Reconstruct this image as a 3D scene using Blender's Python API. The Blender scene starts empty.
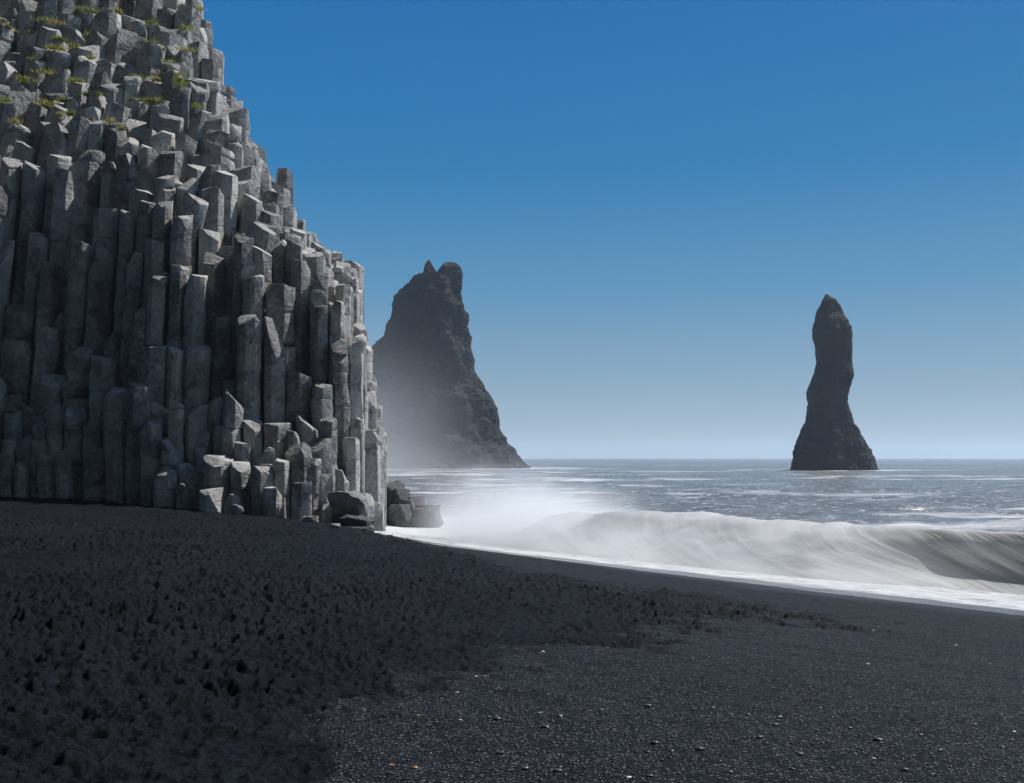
import bpy, bmesh, math, random
import numpy as np
from mathutils import Vector, Matrix, noise as mnoise

rnd = random.Random(11)
nrs = np.random.RandomState(5)
F = 995.0            # focal length in pixels of a 1024 wide frame (35 mm lens)
CAMZ = 5.0           # eye height above the sea
HOR = 458.0          # row of the horizon
col = bpy.context.scene.collection
scene = bpy.context.scene

# ------------------------------------------------------------------ helpers
def link(o, parent=None):
    col.objects.link(o)
    if parent is not None:
        o.parent = parent
    return o

def tag(o, label=None, cat=None, group=None, kind=None):
    if label: o['label'] = label
    if cat: o['category'] = cat
    if group: o['group'] = group
    if kind: o['kind'] = kind
    return o

def empty(name, loc):
    o = bpy.data.objects.new(name, None)
    o.location = loc
    return link(o)

def mesh_np(name, verts, faces, mat, parent=None, smooth=True, sharp=None, attrs=None):
    """verts Nx3 array, faces Mx3 or Mx4 int array -> one mesh object"""
    verts = np.asarray(verts, np.float32); faces = np.asarray(faces, np.int32)
    k = faces.shape[1]
    me = bpy.data.meshes.new(name)
    me.vertices.add(len(verts)); me.vertices.foreach_set('co', verts.ravel())
    me.loops.add(faces.size); me.loops.foreach_set('vertex_index', faces.ravel())
    me.polygons.add(len(faces))
    me.polygons.foreach_set('loop_start', np.arange(0, faces.size, k, dtype=np.int32))
    me.polygons.foreach_set('loop_total', np.full(len(faces), k, np.int32))
    me.update(calc_edges=True)
    me.polygons.foreach_set('use_smooth', np.full(len(faces), smooth))
    if attrs:
        for n, a in attrs.items():
            at = me.attributes.new(n, 'FLOAT', 'POINT')
            at.data.foreach_set('value', np.asarray(a, np.float32).ravel())
    me.validate()
    if sharp: me.set_sharp_from_angle(angle=sharp)
    me.materials.append(mat)
    return link(bpy.data.objects.new(name, me), parent)

def grid_faces(nu, nv, wrap=False):
    i = np.arange(nu if wrap else nu - 1)[:, None]; j = np.arange(nv - 1)[None, :]
    i2 = (i + 1) % nu
    return np.stack([i * nv + j, i2 * nv + j, i2 * nv + j + 1, i * nv + j + 1], -1).reshape(-1, 4)

def sstep(x, a, b):
    t = np.clip((x - a) / (b - a), 0, 1)
    return t * t * (3 - 2 * t)

def hash2(i, j, k=0):
    h = np.sin(i * 127.1 + j * 311.7 + k * 74.7) * 43758.5453
    return h - np.floor(h)

def vnoise(x, y, k=0):
    xi, yi = np.floor(x), np.floor(y); fx, fy = x - xi, y - yi
    fx = fx * fx * fx * (fx * (fx * 6 - 15) + 10); fy = fy * fy * fy * (fy * (fy * 6 - 15) + 10)
    a, b = hash2(xi, yi, k), hash2(xi + 1, yi, k)
    c, d = hash2(xi, yi + 1, k), hash2(xi + 1, yi + 1, k)
    return (a + (b - a) * fx) * (1 - fy) + (c + (d - c) * fx) * fy - 0.5

def fbm(x, y, oct=4, k=0, gain=0.5):
    r = 0; a = 1.0
    for o in range(oct):
        r = r + a * vnoise(x, y, k + o * 3.1)
        x, y = x * 1.93 * 0.8 - y * 1.93 * 0.6, x * 1.93 * 0.6 + y * 1.93 * 0.8
        a *= gain
    return r

# ------------------------------------------------------------------ materials
def material(name):
    m = bpy.data.materials.new(name); m.use_nodes = True
    nt = m.node_tree; nt.nodes.clear()
    out = nt.nodes.new('ShaderNodeOutputMaterial')
    return m, nt, out

class N:
    """tiny node-graph helper"""
    def __init__(s, nt): s.nt = nt
    def n(s, kind, ins=None, **props):
        nd = s.nt.nodes.new(kind)
        for k, v in props.items(): setattr(nd, k, v)
        for k, v in (ins or {}).items(): s.put(nd.inputs[k], v)
        return nd
    def put(s, sock, v):
        if hasattr(v, 'is_output') and v.is_output: s.nt.links.new(v, sock)
        elif hasattr(v, 'outputs'): s.nt.links.new(v.outputs[0], sock)
        else: sock.default_value = v
    def noise(s, vec, scale, detail=5, rough=0.55, dist=0.0):
        return s.n('ShaderNodeTexNoise', {'Vector': vec, 'Scale': scale, 'Detail': detail, 'Roughness': rough, 'Distortion': dist}).outputs[0]
    def math(s, op, a, b=0.0, clamp=False):
        return s.n('ShaderNodeMath', {0: a, 1: b}, operation=op, use_clamp=clamp).outputs[0]
    def ramp(s, fac, stops, interp='LINEAR'):
        nd = s.n('ShaderNodeValToRGB', {'Fac': fac}); cr = nd.color_ramp; cr.interpolation = interp
        while len(cr.elements) < len(stops): cr.elements.new(0.5)
        for e, (p, c) in zip(cr.elements, stops):
            e.position = p; e.color = (c, c, c, 1) if isinstance(c, (int, float)) else (*c, 1)
        return nd.outputs[0]
    def mix(s, fac, a, b, blend='MIX'):
        nd = s.n('ShaderNodeMix', data_type='RGBA', blend_type=blend)
        s.put(nd.inputs[0], fac)
        for i, v in ((6, a), (7, b)):
            s.put(nd.inputs[i], (*v, 1) if isinstance(v, tuple) and len(v) == 3 else v)
        return nd.outputs[2]
    def scale(s, vec, sc):
        return s.n('ShaderNodeMapping', {'Vector': vec, 'Scale': sc}).outputs[0]
    def attr(s, name): return s.n('ShaderNodeAttribute', attribute_name=name).outputs['Fac']
    def obj(s): return s.n('ShaderNodeTexCoord').outputs['Object']
    def bump(s, h, dist, strength=1.0, normal=None):
        ins = {'Height': h, 'Distance': dist, 'Strength': strength}
        if normal is not None: ins['Normal'] = normal
        return s.n('ShaderNodeBump', ins).outputs[0]
    def bsdf(s, color, rough, normal=None, spec=0.5, **kw):
        ins = {'Base Color': (*color, 1) if isinstance(color, tuple) and len(color) == 3 else color, 'Roughness': rough, 'Specular IOR Level': spec}
        if normal is not None: ins['Normal'] = normal
        ins.update(kw)
        return s.n('ShaderNodeBsdfPrincipled', ins)

def rock_material(name, dark, light, crack=0.4, grain=1.0, scale=1.0):
    m, nt, out = material(name); g = N(nt)
    p = g.obj()
    tone = g.attr('tone')
    n1 = g.noise(p, 0.55 * scale, 6, 0.6)
    n2 = g.noise(p, 3.6 * scale, 6, 0.56)
    n3 = g.noise(p, 24 * scale, 5, 0.7)
    v = g.math('ADD', g.math('MULTIPLY', n1, 0.55), g.math('MULTIPLY', n2, 0.45))
    v = g.math('ADD', v, g.math('MULTIPLY', g.math('SUBTRACT', tone, 0.5), 0.28))
    base = g.ramp(v, [(0.3, dark), (0.5, tuple((a + b) / 2 for a, b in zip(dark, light))), (0.72, light)])
    # pale weathered blotches and ochre stain
    blot = g.ramp(g.noise(p, 1.7 * scale, 7, 0.7, 0.6), [(0.58, 0.0), (0.68, 1.0)])
    base = g.mix(g.math('MULTIPLY', blot, 0.35), base, tuple(min(1, c * 1.35) for c in light))
    stain = g.ramp(g.noise(p, 0.9 * scale, 6, 0.65), [(0.6, 0.0), (0.72, 1.0)])
    base = g.mix(g.math('MULTIPLY', stain, 0.45), base, (light[0] * 0.95, light[1] * 0.80, light[2] * 0.62))
    # dark patches with an edge of their own, where slabs have come away
    pt = g.ramp(g.noise(p, 0.75 * scale, 5, 0.55, 0.3), [(0.575, 0.0), (0.60, 1.0)])
    base = g.mix(g.math('MULTIPLY', pt, 0.5), base, dark)
    # hairline cracks, mostly cross joints
    wp = g.n('ShaderNodeMix', data_type='VECTOR'); wp.inputs[0].default_value = 0.14
    g.put(wp.inputs[4], p); g.put(wp.inputs[5], g.n('ShaderNodeTexNoise', {'Vector': p, 'Scale': 1.3, 'Detail': 4}).outputs['Color'])
    cv = g.n('ShaderNodeTexVoronoi', {'Vector': g.scale(wp.outputs[1], (0.28 * scale, 0.28 * scale, 0.5 * scale)), 'Scale': 1.0}, feature='DISTANCE_TO_EDGE').outputs['Distance']
    ck = g.ramp(cv, [(0.0, 0.0), (0.022, 1.0)])
    part = g.ramp(g.noise(p, 0.5 * scale, 3, 0.5), [(0.52, 1.0), (0.62, 0.0)])
    ck = g.math('MAXIMUM', ck, part)
    base = g.mix(g.math('MULTIPLY', g.math('SUBTRACT', 1.0, ck), crack), base, tuple(c * 0.25 for c in dark))
    h = g.math('ADD', g.math('MULTIPLY', n2, 0.75), g.math('MULTIPLY', n3, 0.22 * grain))
    h = g.math('ADD', h, g.math('MULTIPLY', ck, 0.30 * crack))
    chis = g.noise(g.scale(p, (0.8, 0.8, 5.0)), 1.2 * scale, 5, 0.6)
    h = g.math('ADD', h, g.math('MULTIPLY', chis, 0.35))
    h = g.math('SUBTRACT', h, g.math('MULTIPLY', pt, 0.22))
    nrm = g.bump(h, 0.16, 0.9)
    b = g.bsdf(base, 0.88, nrm, 0.25)
    nt.links.new(b.outputs[0], out.inputs[0])
    return m

M_BASALT = rock_material('basalt', (0.105, 0.105, 0.109), (0.50, 0.485, 0.46), grain=.5)
M_WETROCK = rock_material('wet_basalt', (0.035, 0.036, 0.04), (0.13, 0.13, 0.13))
M_PALEROCK = rock_material('pale_basalt', (0.11, 0.11, 0.115), (0.34, 0.33, 0.32), crack=0.3)
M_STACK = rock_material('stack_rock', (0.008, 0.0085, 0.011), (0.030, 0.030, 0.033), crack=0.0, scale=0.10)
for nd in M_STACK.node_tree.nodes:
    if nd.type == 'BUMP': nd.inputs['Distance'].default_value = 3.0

# sand and gravel
def sand_material():
    m, nt, out = material('black_sand'); g = N(nt)
    p = g.obj(); rough = g.attr('rough'); wet = g.attr('wet')
    n1 = g.noise(p, 0.35, 5, 0.6); n2 = g.noise(p, 11, 6, 0.7); n3 = g.noise(p, 70, 3, 0.7)
    v = g.math('ADD', g.math('MULTIPLY', n1, 0.4), g.math('MULTIPLY', n2, 0.6))
    sand = g.ramp(v, [(0.34, (0.0014, 0.0018, 0.0028)), (0.66, (0.0105, 0.0126, 0.0180))])
    grv = g.n('ShaderNodeTexVoronoi', {'Vector': g.scale(p, (1.0, 1.0, 1.0)), 'Scale': 52.0, 'Randomness': 1.0})
    grv2 = g.n('ShaderNodeTexVoronoi', {'Vector': p, 'Scale': 120.0})
    gc = g.n('ShaderNodeSeparateColor', {0: grv.outputs['Color']}).outputs[0]
    gravel = g.ramp(gc, [(0.0, (0.0028, 0.0032, 0.0044)), (0.6, (0.0095, 0.0106, 0.0138)), (0.86, (0.027, 0.030, 0.038)), (0.965, (0.075, 0.079, 0.088)), (1.0, (0.20, 0.19, 0.17))])
    sg = g.n('ShaderNodeSeparateColor', {0: grv2.outputs['Color']}).outputs[0]
    grain = g.ramp(sg, [(0.0, 0.35), (0.7, 1.0), (0.92, 2.2), (0.985, 3.6)])
    sand = g.mix(1.0, sand, grain, 'MULTIPLY')
    base = g.mix(rough, gravel, sand)
    base = g.mix(g.math('MULTIPLY', wet, .75), base, (0.0085, 0.0086, 0.0108))
    peb = g.math('SUBTRACT', 1.0, g.math('MULTIPLY', grv.outputs['Distance'], 1.3), True)
    peb2 = g.math('SUBTRACT', 1.0, g.math('MULTIPLY', grv2.outputs['Distance'], 1.3), True)
    hg = g.math('ADD', g.math('MULTIPLY', peb, 0.014), g.math('MULTIPLY', peb2, 0.007))
    hs = g.math('ADD', g.math('MULTIPLY', n2, 0.050), g.math('MULTIPLY', n3, 0.016))
    hm = g.n('ShaderNodeMix', data_type='FLOAT'); g.put(hm.inputs[0], rough); g.put(hm.inputs[2], hg); g.put(hm.inputs[3], hs)
    hw = g.math('MULTIPLY', hm.outputs[0], g.math('SUBTRACT', 1.0, g.math('MULTIPLY', wet, 0.8)))
    nrm = g.bump(hw, 1.0, 1.0)
    ro = g.math('SUBTRACT', 0.60, g.math('MULTIPLY', wet, 0.2))
    b = g.bsdf(base, ro, nrm, g.math('ADD', 0.045, g.math("MULTIPLY", wet, 0.04)))
    nt.links.new(b.outputs[0], out.inputs[0])
    return m
M_SAND = sand_material()

def pebble_material(name, c):
    m, nt, out = material(name); g = N(nt)
    n1 = g.noise(g.obj(), 30, 4)
    base = g.mix(n1, tuple(x * 0.6 for x in c), tuple(min(1, x * 1.4) for x in c))
    base = g.mix(g.math('MULTIPLY', g.attr('tone'), 0.8), base, tuple(x * 0.35 for x in c))
    b = g.bsdf(base, 0.45, g.bump(n1, 0.003), 0.5)
    nt.links.new(b.outputs[0], out.inputs[0]); return m
M_PEB = pebble_material('slate_pebble', (0.028, 0.033, 0.044))
M_PEBW = pebble_material('white_pebble', (0.55, 0.53, 0.50))
M_PEBO = pebble_material('ochre_pebble', (0.42, 0.22, 0.07))

# sea
def sea_material():
    m, nt, out = material('sea_water'); g = N(nt)
    p = g.obj(); sh = g.attr('shore'); al = g.attr('along')
    # coordinates along / across the shore
    q = g.n('ShaderNodeCombineXYZ', {0: al, 1: sh, 2: 0.0}).outputs[0]
    w1 = g.noise(p, 0.55, 4, 0.6, 0.4)
    w2 = g.noise(p, 2.6, 3, 0.6)
    w3 = g.noise(g.scale(p, (0.045, 0.11, 1)), 1.0, 4, 0.6)
    far = g.n('ShaderNodeMapRange', {0: sh, 1: 60.0, 2: 900.0, 3: 1.0, 4: 0.0}).outputs[0]
    h = g.math('ADD', g.math('MULTIPLY', w1, 0.50), g.math('MULTIPLY', w2, 0.10))
    h = g.math('ADD', h, g.math('MULTIPLY', w3, 1.6))
    # foam patches on the open sea: streaks across the view
    fo = g.noise(g.scale(p, (0.020, 0.11, 1)), 1.0, 7, 0.64, 0.6)
    fmask = g.noise(g.scale(p, (0.006, 0.021, 1)), 1.0, 2, 0.5)
    foam = g.ramp(g.math('ADD', g.math('MULTIPLY', fo, 0.7), g.math('MULTIPLY', fmask, 0.5)), [(0.63, 0.0), (0.74, 1.0)])
    nearsea = g.n('ShaderNodeMapRange', {0: sh, 1: 14.0, 2: 26.0, 3: 0.0, 4: 1.0}).outputs[0]
    farsea = g.n('ShaderNodeMapRange', {0: sh, 1: 160.0, 2: 330.0, 3: 1.0, 4: 0.25}).outputs[0]
    foam = g.math('MULTIPLY', g.math('MULTIPLY', foam, nearsea), farsea)
    # swash: lacy white foam between the breaker and the water's edge
    ef = g.noise(g.scale(q, (0.22, 0.75, 1)), 1.0, 6, 0.6)
    e2 = g.noise(g.scale(q, (0.7, 3.2, 1)), 1.0, 6, 0.7, 0.8)
    sw = g.math('ADD', sh, g.math('MULTIPLY', g.math('SUBTRACT', ef, 0.5), 2.6))
    swf = g.n('ShaderNodeMapRange', {0: sw, 1: 0.3, 2: 0.9, 3: 0.0, 4: 1.0}).outputs[0]
    lace = g.ramp(e2, [(0.36, 0.25), (0.52, 1.0)])
    swo = g.n('ShaderNodeMapRange', {0: sh, 1: 15.0, 2: 21.0, 3: 1.0, 4: 0.0}).outputs[0]
    swf = g.math('MULTIPLY', g.math('MULTIPLY', swf, lace), swo)
    # sun glitter painted into the colour as small white flecks
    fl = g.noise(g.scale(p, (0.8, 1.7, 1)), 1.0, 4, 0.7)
    glint_flk = g.math('MULTIPLY', g.ramp(fl, [(0.58, 0.0), (0.65, 0.95)]), nearsea)
    foam = g.math('MAXIMUM', foam, glint_flk)  # the painted glitter shares the foam's white from here on
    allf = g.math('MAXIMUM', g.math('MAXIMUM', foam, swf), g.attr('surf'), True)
    nrm = g.bump(g.math('MULTIPLY', h, g.math('ADD', 0.35, g.math('MULTIPLY', far, 0.65))), 0.55, 1.0)
    water = g.bsdf((0.135, 0.138, 0.138), 0.27, nrm, 0.5, IOR=1.33)
    foamb = g.bsdf(g.mix(e2, (0.34, 0.36, 0.38), (0.66, 0.67, 0.68)), 0.8, g.bump(e2, 0.06, 0.6), 0.2)
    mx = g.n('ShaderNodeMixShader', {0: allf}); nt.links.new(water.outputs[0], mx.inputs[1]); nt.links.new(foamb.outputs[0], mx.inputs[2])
    nt.links.new(mx.outputs[0], out.inputs[0])
    return m
M_SEA = sea_material()

def wave_material():
    m, nt, out = material('breaking_water'); g = N(nt)
    al = g.attr('along'); ac = g.attr('across'); br = g.attr('broken'); dark = g.attr('hollow')
    # silky streaks that run over the lip and down the face, leaning with the wave
    ua = g.math('ADD', al, g.math('MULTIPLY', g.math('POWER', ac, 2.0), 9.0))
    q = g.n('ShaderNodeCombineXYZ', {0: ua, 1: g.math('MULTIPLY', ac, 0.9), 2: 0.0}).outputs[0]
    s1 = g.noise(g.scale(q, (0.42, 1.6, 1)), 1.0, 3, 0.5)
    s2 = g.noise(g.scale(q, (1.5, 1.8, 1)), 1.0, 4, 0.55)
    s3 = g.noise(g.scale(q, (4.0, 2.0, 1)), 1.0, 2, 0.5)
    v = g.math('ADD', g.math('ADD', g.math('MULTIPLY', s1, 0.58), g.math('MULTIPLY', s2, 0.34)), g.math('MULTIPLY', s3, 0.08))
    st = g.ramp(v, [(0.41, 0.0), (0.59, 1.0)])
    brown = g.mix(st, (0.09, 0.08, 0.07), (0.62, 0.61, 0.60))
    soft = g.noise(g.scale(q, (0.25, 0.8, 1)), 1.0, 4, 0.5)
    white = g.mix(g.ramp(g.math('ADD', g.math('MULTIPLY', soft, .5), g.math('MULTIPLY', v, .5)), [(.36, 0.0), (.6, 1.0)]), (0.55, 0.56, 0.57), (0.90, 0.90, 0.90))
    k = g.math('MULTIPLY', dark, g.math('SUBTRACT', 1.0, br), True)
    c = g.mix(k, white, brown)
    nrm = g.bump(g.math('MULTIPLY', v, g.math('SUBTRACT', 1.0, g.math('MULTIPLY', br, 0.7))), 0.5, 0.8)
    b = g.bsdf(c, 0.6, nrm, 0.3)
    tr = g.n('ShaderNodeBsdfTranslucent', {'Color': c, 'Normal': nrm})
    mx = g.n('ShaderNodeMixShader', {0: 0.55}); nt.links.new(b.outputs[0], mx.inputs[1]); nt.links.new(tr.outputs[0], mx.inputs[2])
    nt.links.new(mx.outputs[0], out.inputs[0]); return m
M_WAVE = wave_material()

def grass_material():
    m, nt, out = material('cliff_grass'); g = N(nt)
    base = g.ramp(g.attr('tone'), [(0.0, (0.13, 0.17, 0.035)), (0.6, (0.28, 0.29, 0.06)), (1.0, (0.36, 0.29, 0.12))])
    b = g.bsdf(base, 0.7, None, 0.2)
    tr = g.n('ShaderNodeBsdfTranslucent', {'Color': base})
    mx = g.n('ShaderNodeMixShader', {0: 0.4}); nt.links.new(b.outputs[0], mx.inputs[1]); nt.links.new(tr.outputs[0], mx.inputs[2])
    nt.links.new(mx.outputs[0], out.inputs[0]); return m
M_GRASS = grass_material()

# ------------------------------------------------------------------ shore frame and ground height
def shore(x, y):
    s = (x - 15.7) * 0.76 + (y - 30.6) * 0.65
    t = -(x - 15.7) * 0.65 + (y - 30.6) * 0.76
    return s, t
def unshore(s, t):
    d = 0.76 * 0.76 + 0.65 * 0.65
    return 15.7 + (0.76 * s - 0.65 * t) / d, 30.6 + (0.65 * s + 0.76 * t) / d

SK = [-300, -60, -32, -20, -10, -4.5, -2.5, 0, 8, 40, 300]
PROF = [(0,  [3.2, 2.7, 2.45, 2.0, 1.15, .6, .42, .2, -.4, -3, -8]),
        (26, [3.2, 2.7, 2.5, 2.2, 1.62, .95, .65, .2, -.5, -3, -8]),
        (38, [3.2, 2.8, 2.6, 2.4, 2.0, 1.5, 1.15, .45, -.4, -3, -8]),
        (55, [3.2, 2.9, 2.8, 2.6, 2.4, 2.0, 1.8, 1.2, .2, -3, -8])]
def ground0(x, y):
    s, t = shore(x, y)
    hs = []
    for _, p in PROF:
        hs.append(sum(np.interp(s + d, SK, p) for d in (-1.2, -0.4, 0.4, 1.2)) / 4)
    tk = [a for a, _ in PROF]
    h = hs[0]
    for i in range(3):
        h = h + (hs[i + 1] - hs[i]) * sstep(t, tk[i], tk[i + 1])
    return h

def project(x, y, z):
    return 512 + x / y * F, HOR - (z - CAMZ) / y * F
def ground_at_pixel(px, py):
    y = np.linspace(5, 90, 3400); x = (px - 512) / F * y
    z = CAMZ - (py - HOR) / F * y
    i = int(np.argmax(z <= ground0(x, y)))
    return float(x[i]), float(y[i]), float(z[i])

BLO = ([-400, 60, 160, 280, 350, 419, 460, 511, 607, 682, 714, 851, 873, 880], [1500, 1000, 880, 775, 734, 700, 684, 663, 648, 636, 624, 617, 611, 600])
BUP = ([-400, 470, 520, 600, 700, 873, 1400], [300, 553, 567, 582, 594, 610, 640])
def sand_fields(x, y):
    g = ground0(x, y)
    yy = np.maximum(y, 1.0)
    px, py = project(x, yy, g)
    wob = fbm(x * 0.9, y * 0.9, 4, 7) * 1.2 + fbm(x * .25, y * .25, 2, 9)
    lo = np.interp(px, *BLO); up = np.interp(px, *BUP)
    sc = (py - HOR) * 0.10
    rough = sstep(lo - py + (wob + 1.6 * fbm(x * 2.1, y * 2.1, 3, 8)) * sc * 1.3, -sc * 1.0, sc * 1.0) * sstep(py - up + wob * 6, -3.0, 9.0)
    rough = np.where(y < 1.0, 1.0, rough)
    s, t = shore(x, y)
    wet = sstep(s + fbm(x * .3, y * .3, 3, 21) * 2.0, -5.0, -0.8)
    wet = np.maximum(wet * (1 - rough), sstep(s, -.6, .4))
    return g, rough, wet

def dents(x, y, cell, depth, k):
    """overlapping footprints: one dent with a pushed-up rim per cell"""
    ci, cj = np.floor(x / cell), np.floor(y / cell)
    r = np.zeros_like(x)
    for di in (-1, 0, 1):
        for dj in (-1, 0, 1):
            a, b = ci + di, cj + dj
            ox = (a + hash2(a, b, k)) * cell; oy = (b + hash2(a, b, k + 1)) * cell
            th = hash2(a, b, k + 2) * 3.14; el = 0.6 + 0.5 * hash2(a, b, k + 3)
            dx, dy = x - ox, y - oy
            u = (dx * np.cos(th) + dy * np.sin(th)) / (cell * 0.42); v = (-dx * np.sin(th) + dy * np.cos(th)) / (cell * 0.42 * el)
            q = u * u + v * v
            r += depth * (0.25 + 0.9 * hash2(a, b, k + 4)) * (-np.exp(-q * 1.1) + 0.42 * np.exp(-(np.sqrt(q) - 1.45) ** 2 * 4))
    return r

def pits(x, y, cell, k):
    """trodden sand: round-bottomed pits that meet in sharp crests (0 at a pit's floor, about 1 on the crest)"""
    ci, cj = np.floor(x / cell), np.floor(y / cell)
    m = np.full_like(x, 9.0)
    for di in (-1, 0, 1):
        for dj in (-1, 0, 1):
            a, b = ci + di, cj + dj
            ox = (a + hash2(a, b, k)) * cell; oy = (b + hash2(a, b, k + 1)) * cell
            th = hash2(a, b, k + 2) * 3.14; el = 0.65 + 0.5 * hash2(a, b, k + 3)
            dx, dy = x - ox, y - oy
            u = dx * np.cos(th) + dy * np.sin(th); v = (-dx * np.sin(th) + dy * np.cos(th)) / el
            m = np.minimum(m, (u * u + v * v) / (cell * cell) * (.7 + .9 * hash2(a, b, k + 4)) + .25 * hash2(a, b, k + 5))
    return np.minimum(np.sqrt(m), 1.1)

def sand_height(x, y):
    g, rough, wet = sand_fields(x, y)
    patch = 0.6 + 1.3 * np.clip(fbm(x * .22, y * .22, 3, 31) + .45, 0, 1)
    wx, wy = x + .16 * fbm(x * 2.2, y * 2.2, 3, 3), y + .16 * fbm(x * 2.2, y * 2.2, 3, 4)
    d = pits(wx, wy, .27, 1) * .060 + dents(wx, wy, .23, .052, 11) + dents(x, y, .13, .022, 15) + pits(x, y, .09, 19) * .016 + dents(x, y, .8, 0.05, 41) - .075
    n = fbm(x * 1.3, y * 1.3, 4, 13) * 0.07 + fbm(x * 8, y * 8, 4, 17) * 0.045
    und = fbm(x * .16, y * .16, 3, 23) * 0.12
    dry = 1 - wet
    low = (1 - rough) * dry
    z = g + rough * (d * patch * 1.2 + n * .95) + low * (fbm(x * 1.2, y * 1.2, 4, 25) * 0.035 + pits(wx, wy, .4, 51) * .02) + und * dry * (0.5 + .5 * rough)
    return z, rough, wet

def nonuniform(lo, hi, n_in, full_lo, full_hi, n_out):
    a = np.linspace(full_lo, lo, n_out, endpoint=False); b = np.linspace(lo, hi, n_in); c = np.linspace(hi, full_hi, n_out + 1)[1:]
    return np.concatenate([a, b, c])

# ------------------------------------------------------------------ beach
def build_beach():
    ang = np.radians(nonuniform(-33, 33, 860, -180, 180, 50))
    rad = np.concatenate([[0.05, 1.5, 3.0, 4.5], np.geomspace(5.5, 75, 660), np.geomspace(78, 9000, 40)])
    A, R = np.meshgrid(ang, rad, indexing='ij')
    X, Y = np.sin(A) * R, np.cos(A) * R
    z, rough, wet = sand_height(X, Y)
    fade = sstep(R, 110, 75)
    g = ground0(X, Y)
    z = g + (z - g) * (1 - sstep(R, 70, 110))
    o = mesh_np('beach', np.stack([X, Y, z], -1).reshape(-1, 3), grid_faces(len(ang), len(rad)), M_SAND,
                attrs={'rough': rough, 'wet': wet})
    tag(o, kind='structure', label='black sand beach with footprints and a smooth gravel slope')
build_beach()

# ------------------------------------------------------------------ sea
def sea_level(x, y):
    s, t = shore(x, y)
    r = np.hypot(x, y)
    fade = 1 / (1 + (r / 260.0) ** 2)
    z = 0.0 + fade * (0.34 * np.sin((s * .9 + 6 * fbm(x * .02, y * .02, 2, 51)) * .33) + 0.9 * fbm(x * .06, y * .10, 3, 53) + .35 * fbm(x * .3, y * .4, 3, 55)) * sstep(s, 12, 24)
    z = z - 0.05
    g = ground0(x, y)
    edge = 0.45 * fbm(t * .12, t * 0, 3, 61) + .1 * fbm(t * .8, s * .8, 2, 63)
    film = np.clip((s + 1.1 + edge * 2.2) * 0.05, -0.4, 0.16)
    zz = np.where(s < 9, np.maximum(z, g + film), z)
    return np.where(s + 1.1 + edge * 2.2 < 0, g + film - .02, zz)
STACKS = []
def build_sea():
    ang = np.radians(np.linspace(-75, 100, 900))
    rad = np.concatenate([np.geomspace(14, 160, 420), np.geomspace(162, 1200, 160), np.geomspace(1250, 9000, 24)])
    A, R = np.meshgrid(ang, rad, indexing='ij')
    X, Y = np.sin(A) * R, np.cos(A) * R
    z = sea_level(X, Y)
    s, t = shore(X, Y)
    # white water where swell meets the rocks
    surf = np.zeros_like(X)
    for (cx, cy, rx, ry) in [(29 + 107, 411, 40, 24), (-34, 492, 74, 50)]:
        q = np.sqrt(((X - cx) / rx) ** 2 + ((Y - cy) / ry) ** 2)
        surf = np.maximum(surf, sstep(q + .5 * fbm(X * .05, Y * .1, 3, 71), 1.25, .95))
    n = fbm(X * .045, Y * .16, 4, 73)
    lines = sstep(n, .1, .3)
    surf = surf * (0.45 + .55 * lines)
    # spent foam round the foot of the cliff
    foot = sstep(np.hypot((X + 4) / 14, (Y - 78) / 22), 1.0, .45)
    surf = np.maximum(surf, foot)
    o = mesh_np('sea', np.stack([X, Y, z], -1).reshape(-1, 3), grid_faces(len(ang), len(rad)), M_SEA,
                attrs={'shore': s, 'along': t, 'surf': surf})
    tag(o, kind='structure', label='grey blue sea with foam streaks and glints')
build_sea()

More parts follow.
